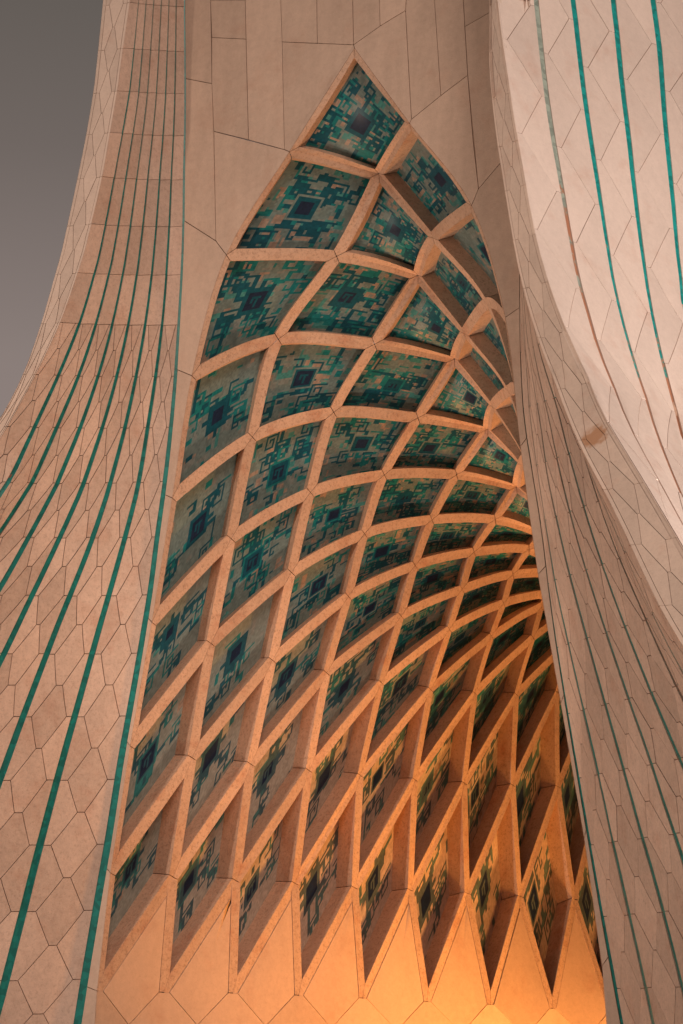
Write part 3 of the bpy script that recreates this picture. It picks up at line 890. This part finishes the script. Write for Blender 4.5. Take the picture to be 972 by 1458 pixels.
for v in range(1, 7):
    V, Fc = [], []
    zz = np.linspace(17.8, ZG, 150)
    for z in zz:
        d1 = side_pt(min(v + 1, 7), z) - side_pt(v, z); d1 /= np.linalg.norm(d1); n = side_n(min(v, 6), z); c_ = side_pt(v, z); h = wside(z) * .55
        V += [W(c_ - d1 * h - n * .012), W(c_ + d1 * h - n * .012)]
    for s in range(len(zz) - 1): Fc.append((2 * s, 2 * s + 1, 2 * s + 3, 2 * s + 2))
    so = link('teal_stripe', V, Fc, M_TEALF if v == 1 else M_TEALW, sideface)
    if v == 1: so['label'] = 'faded worn stripe nearest the edge'
# unseen continuation of the side, added to keep floodlight out of the vault
V, Fc = [], []
for z in zs_:
    q = side_pt(6.9, z)
    for w_ in (0, 2, 5, 9, 13): V.append(W(A3(q[0] + w_, q[1] - .02 + w_ * .05, z)))
for a in range(len(zs_) - 1):
    for b in range(4): Fc.append((a * 5 + b, a * 5 + b + 1, (a + 1) * 5 + b + 1, (a + 1) * 5 + b))
link('rear_light_block', V, Fc, M_SIDE, tower)
# the hidden outer side of the left leg, plain, closes the volume
V, Fc = [], []
for z in zs_:
    for v in (0, 2, 4, 7):
        q = side_pt(v, z); base_l = pier_pt(-1, 8, z)
        V.append(W(A3(base_l[0] + .62 * v, base_l[1] - (q[1] - side_pt(0, z)[1]) * .6 + .02 * v, z)))
for a in range(len(zs_) - 1):
    for b in range(3): Fc.append((a * 4 + b, a * 4 + b + 1, (a + 1) * 4 + b + 1, (a + 1) * 4 + b))
lf = link('side_face', V, Fc, M_SIDE, tower)

# ------------------------------------------------------------------ front wall round the pointed arch
front_polys = []
def fp(x, y):
    return np.array(solve((x, y), a_front))
def EL(k0, k1, n=6):    # left arch edge from node k0 to k1
    R = []; st = 1 if k1 > k0 else -1
    for k in range(k0, k1, st):
        kk = k if st > 0 else k - 1
        for s in range(n):
            t = s / n; R.append(edge_pt('B', 0, kk, t if st > 0 else 1 - t))
    R.append(G[(k1, 0)]); return R
def ER(k0, k1, n=6):
    R = []; st = 1 if k1 > k0 else -1
    for k in range(k0, k1, st):
        kk = k if st > 0 else k - 1
        for s in range(n):
            t = s / n; R.append(edge_pt('A', 0, kk, t if st > 0 else 1 - t))
    R.append(G[(0, k1)]); return R
def SE(side, za, zb, n=5): return [stripe_edge(side, za + (zb - za) * s / n) for s in range(n + 1)]
def Z(x, y): return fp(x, y)[2]
TOP = -260     # continue above the picture
def up(x, x2): return (x + (x2 - x) * 0, TOP)
za = Z(263, 112); zb = Z(264, 314); zt_ = 18.0
polys = []
def PX(*pts): return [fp(*p) for p in pts]
polys.append(SE(-1, zt_, za) + PX((301.4, 119), (299.4, 0), (298.5, TOP)))
polys.append(PX((299.4, 0), (348.8, 0), (350, 55.6), (301.4, 53.5)) )
polys.append(PX((298.5, TOP), (347, TOP), (348.8, 0), (299.4, 0)))
polys.append(PX((301.4, 53.5), (350, 55.6), (353.5, 199), (304.3, 187), (301.4, 119)))
polys.append(PX((347, TOP), (398, TOP), (399.4, 0), (401.4, 59.7), (404.7, 213), (353.5, 199), (350, 55.6), (348.8, 0)))
polys.append(PX((398, TOP), (450, TOP), (450.8, 0), (451.6, 61.7), (401.4, 59.7), (399.4, 0)))
polys.append(PX((450, TOP), (501, TOP), (501.8, 0), (503, 63.8), (451.6, 61.7), (450.8, 0)))
polys.append(PX((401.4, 59.7), (503, 63.8)) + EL(0, 1) + PX((404.7, 213)))
polys.append(SE(-1, zb, za) + PX((301.4, 119), (304.3, 187), (307, 343)))
polys.append(PX((304.3, 187), (404.7, 213)) + EL(1, 2) + PX((307, 343)))
z30 = Z(254, 526)
polys.append(PX((307, 343)) + EL(2, 3) + SE(-1, z30, zb))
zn = {3: z30}
for k in range(3, 8):
    zn[k + 1] = G[(k + 1, 0)][2] + .06
    polys.append(EL(k, k + 1) + SE(-1, zn[k + 1], zn[k]))
# right
polys.append(PX((501, TOP), (540, TOP), (540, 0), (541, 37), (503, 63.8), (501.8, 0)))
polys.append(PX((540, TOP), (577, TOP), (578, 0), (577, 15), (541, 37), (540, 0)))
polys.append(ER(1, 0) + PX((503, 63.8), (541, 37), (577, 15), (585.4, 170)))
polys.append(PX((577, TOP), (616, TOP), (618.3, 0), (627.4, 136), (585.4, 170), (577, 15), (578, 0)))
polys.append(PX((616, TOP), (656, TOP), (659.5, 0), (661.6, 38), (665.7, 107), (627.4, 136), (618.3, 0)))
polys.append(ER(2, 1) + PX((585.4, 170), (627.4, 136), (665.7, 107), (673, 197), (681, 269)))
sR = lambda y: stripe_edge(1, y)
z18 = Z(688, 18.5) - .1; z2 = Z(706, 226) + .25
polys.append(PX((656, TOP)) + SE(1, 18.0, z18 + .35) + PX((661.6, 38), (659.5, 0)))
polys.append(PX((661.6, 38)) + SE(1, z18 + .35, z2) + PX((681, 269), (673, 197), (665.7, 107)))
z3 = G[(0, 3)][2] + .1
polys.append(ER(3, 2) + PX((681, 269)) + SE(1, z2, z3))
pz = z3
for k in range(3, 8):
    z4 = G[(0, k + 1)][2] + .1
    polys.append(ER(k + 1, k) + SE(1, pz, z4)); pz = z4
# foot strips down to the ground
for side in (-1, 1):
    N8 = G[(8, 0)] if side < 0 else G[(0, 8)]
    z8 = zn[8] if side < 0 else pz
    prev = [N8, stripe_edge(side, z8)]
    for zc in (1.5, .2, ZG):
        q = [wall_pt(side, 0, max(0, (N8[2] - zc))), stripe_edge(side, zc)]
        q[0] = A3(stripe_edge(side, zc)[0], q[0][1], zc)
        polys.append([prev[0], q[0], q[1], prev[1]]); prev = q
V, Fc = [], []
for P in polys:
    b = len(V); V += [W(np.asarray(p) + A3(.02, 0, 0)) for p in P]; Fc.append(tuple(range(b, b + len(P))))
archwall = link('front_wall', V, Fc, M_JOINT, tower)
for P in polys:
    P = clean(P)
    # insert points on long edges
    o = None
    me_c = sum(P) / len(P)
    n = A3(-1, 0, 0)
    nn = newell(P)
    if nn @ n < 0: P = P[::-1]; nn = -nn
    Q = inset(P, nn, GAP)
    rr = rnd.uniform(-.003, .003)
    m = len(Q)
    V = [W(q + n * rr) for q in Q] + [W(q + n * rr) for q in Q] + [W(q + A3(.05, 0, 0)) for q in Q]
    Fc = [tuple(range(m))] + [(m + i, m + (i + 1) % m, 2 * m + (i + 1) % m, 2 * m + i) for i in range(m)]
    link('front_panel', V, Fc, M_FRONT, archwall)

# ------------------------------------------------------------------ plaza and floodlights
g = link('plaza_ground', [(-3000, -3000, 0), (3000, -3000, 0), (3000, 3000, 0), (-3000, 3000, 0)], [(0, 1, 2, 3)], stone('paving', (0.20, 0.17, 0.15), rust=.1))
g['kind'] = 'structure'
M_HOUSING = plain('lamp_housing', (0.03, 0.03, 0.032), 0.5, 0.3)
def lampglass(col, st):
    m, t, b = nodes('lamp_glass'); b.inputs['Emission Color'].default_value = (*col, 1); b.inputs['Emission Strength'].default_value = st
    b.inputs['Base Color'].default_value = (*col, 1); return m
def floodlight(loc, aim, col, power, label, size=55, blend=.9, radius=.35):
    loc = Vector(loc); dv = (Vector(aim) - loc).normalized()
    r = bpy.data.objects.new('floodlight', None); C.objects.link(r); r.location = (loc.x, loc.y, 0)
    r['label'] = label; r['category'] = 'floodlight'; r['group'] = 'floodlights on the paving around the tower'
    rot = dv.to_track_quat('Z', 'Y')
    def part(name, boxes, mat, q=None):
        V, Fc = [], []
        for (cx, cy, cz, sx_, sy_, sz_, tp) in boxes:
            b = len(V)
            for dz in (-1, 1):
                k = tp if dz > 0 else 1
                for dx, dy in ((-1, -1), (1, -1), (1, 1), (-1, 1)):
                    p = Vector((cx + dx * sx_ * k, cy + dy * sy_ * k, cz + dz * sz_))
                    if q is not None: p = q @ p + Vector((0, 0, loc.z))
                    V.append(p)
            Fc += [(b, b + 3, b + 2, b + 1), (b + 4, b + 5, b + 6, b + 7)] + [(b + i, b + (i + 1) % 4, b + 4 + (i + 1) % 4, b + 4 + i) for i in range(4)]
        return link(name, V, Fc, mat, r)
    part('housing', [(0, 0, -.16, .12, .09, .06, 1.9), (0, 0, -.05, .26, .2, .05, 1.0)], M_HOUSING, rot)
    part('lens', [(0, 0, .005, .23, .17, .003, 1.0)], lampglass(col, 3), rot)
    part('bracket', [(0, 0, .05, .2, .12, .05, .9), (-.29, 0, loc.z / 2 + .05, .02, .04, loc.z / 2, 1), (.29, 0, loc.z / 2 + .05, .02, .04, loc.z / 2, 1)], M_HOUSING)
    ld = bpy.data.lights.new('lamp_bulb', 'SPOT'); lo = bpy.data.objects.new('lamp_bulb', ld); C.objects.link(lo)
    ld.energy = power; ld.color = col; ld.spot_size = math.radians(size); ld.spot_blend = blend; ld.shadow_soft_size = radius
    lo.parent = r; lo.location = Vector((0, 0, loc.z)) + dv * .06; lo.rotation_euler = (-dv).to_track_quat('Z', 'Y').to_euler()
# inside the passage, warm
floodlight((3.4, 53.5, .5), (-2.8, 53.5, 9.5), (1.0, .42, .105), 7600, 'warm orange floodlight on the paving inside the passage, nearest the front', 95, 1, .5)
floodlight((3.6, 57.5, .5), (-1.2, 59.8, 9.5), (1.0, .42, .11), 8600, 'warm orange floodlight deeper inside the passage', 95, 1, .5)
floodlight((1.0, 44.0, .5), (-.8, 52, 24), (1.0, .74, .57), 6500, 'pale added fill light on the paving midway between the two legs', 62, 1, .5)  # unseen fill, added to brighten the upper ribs and tiles
floodlight((-15.0, 10.0, .5), (5.0, 48, 16), (1.0, .76, .60), 33000, 'pale added fill light on the open plaza in front of the left leg', 55, 1, .5)  # unseen fill, added because the right leg's inner face gets no sun
floodlight((24.5, 41.8, .5), (7.5, 45, 11), (1.0, .85, .765), 38000, 'white floodlight on the plaza to the right of the right leg', 75, 1, .5)
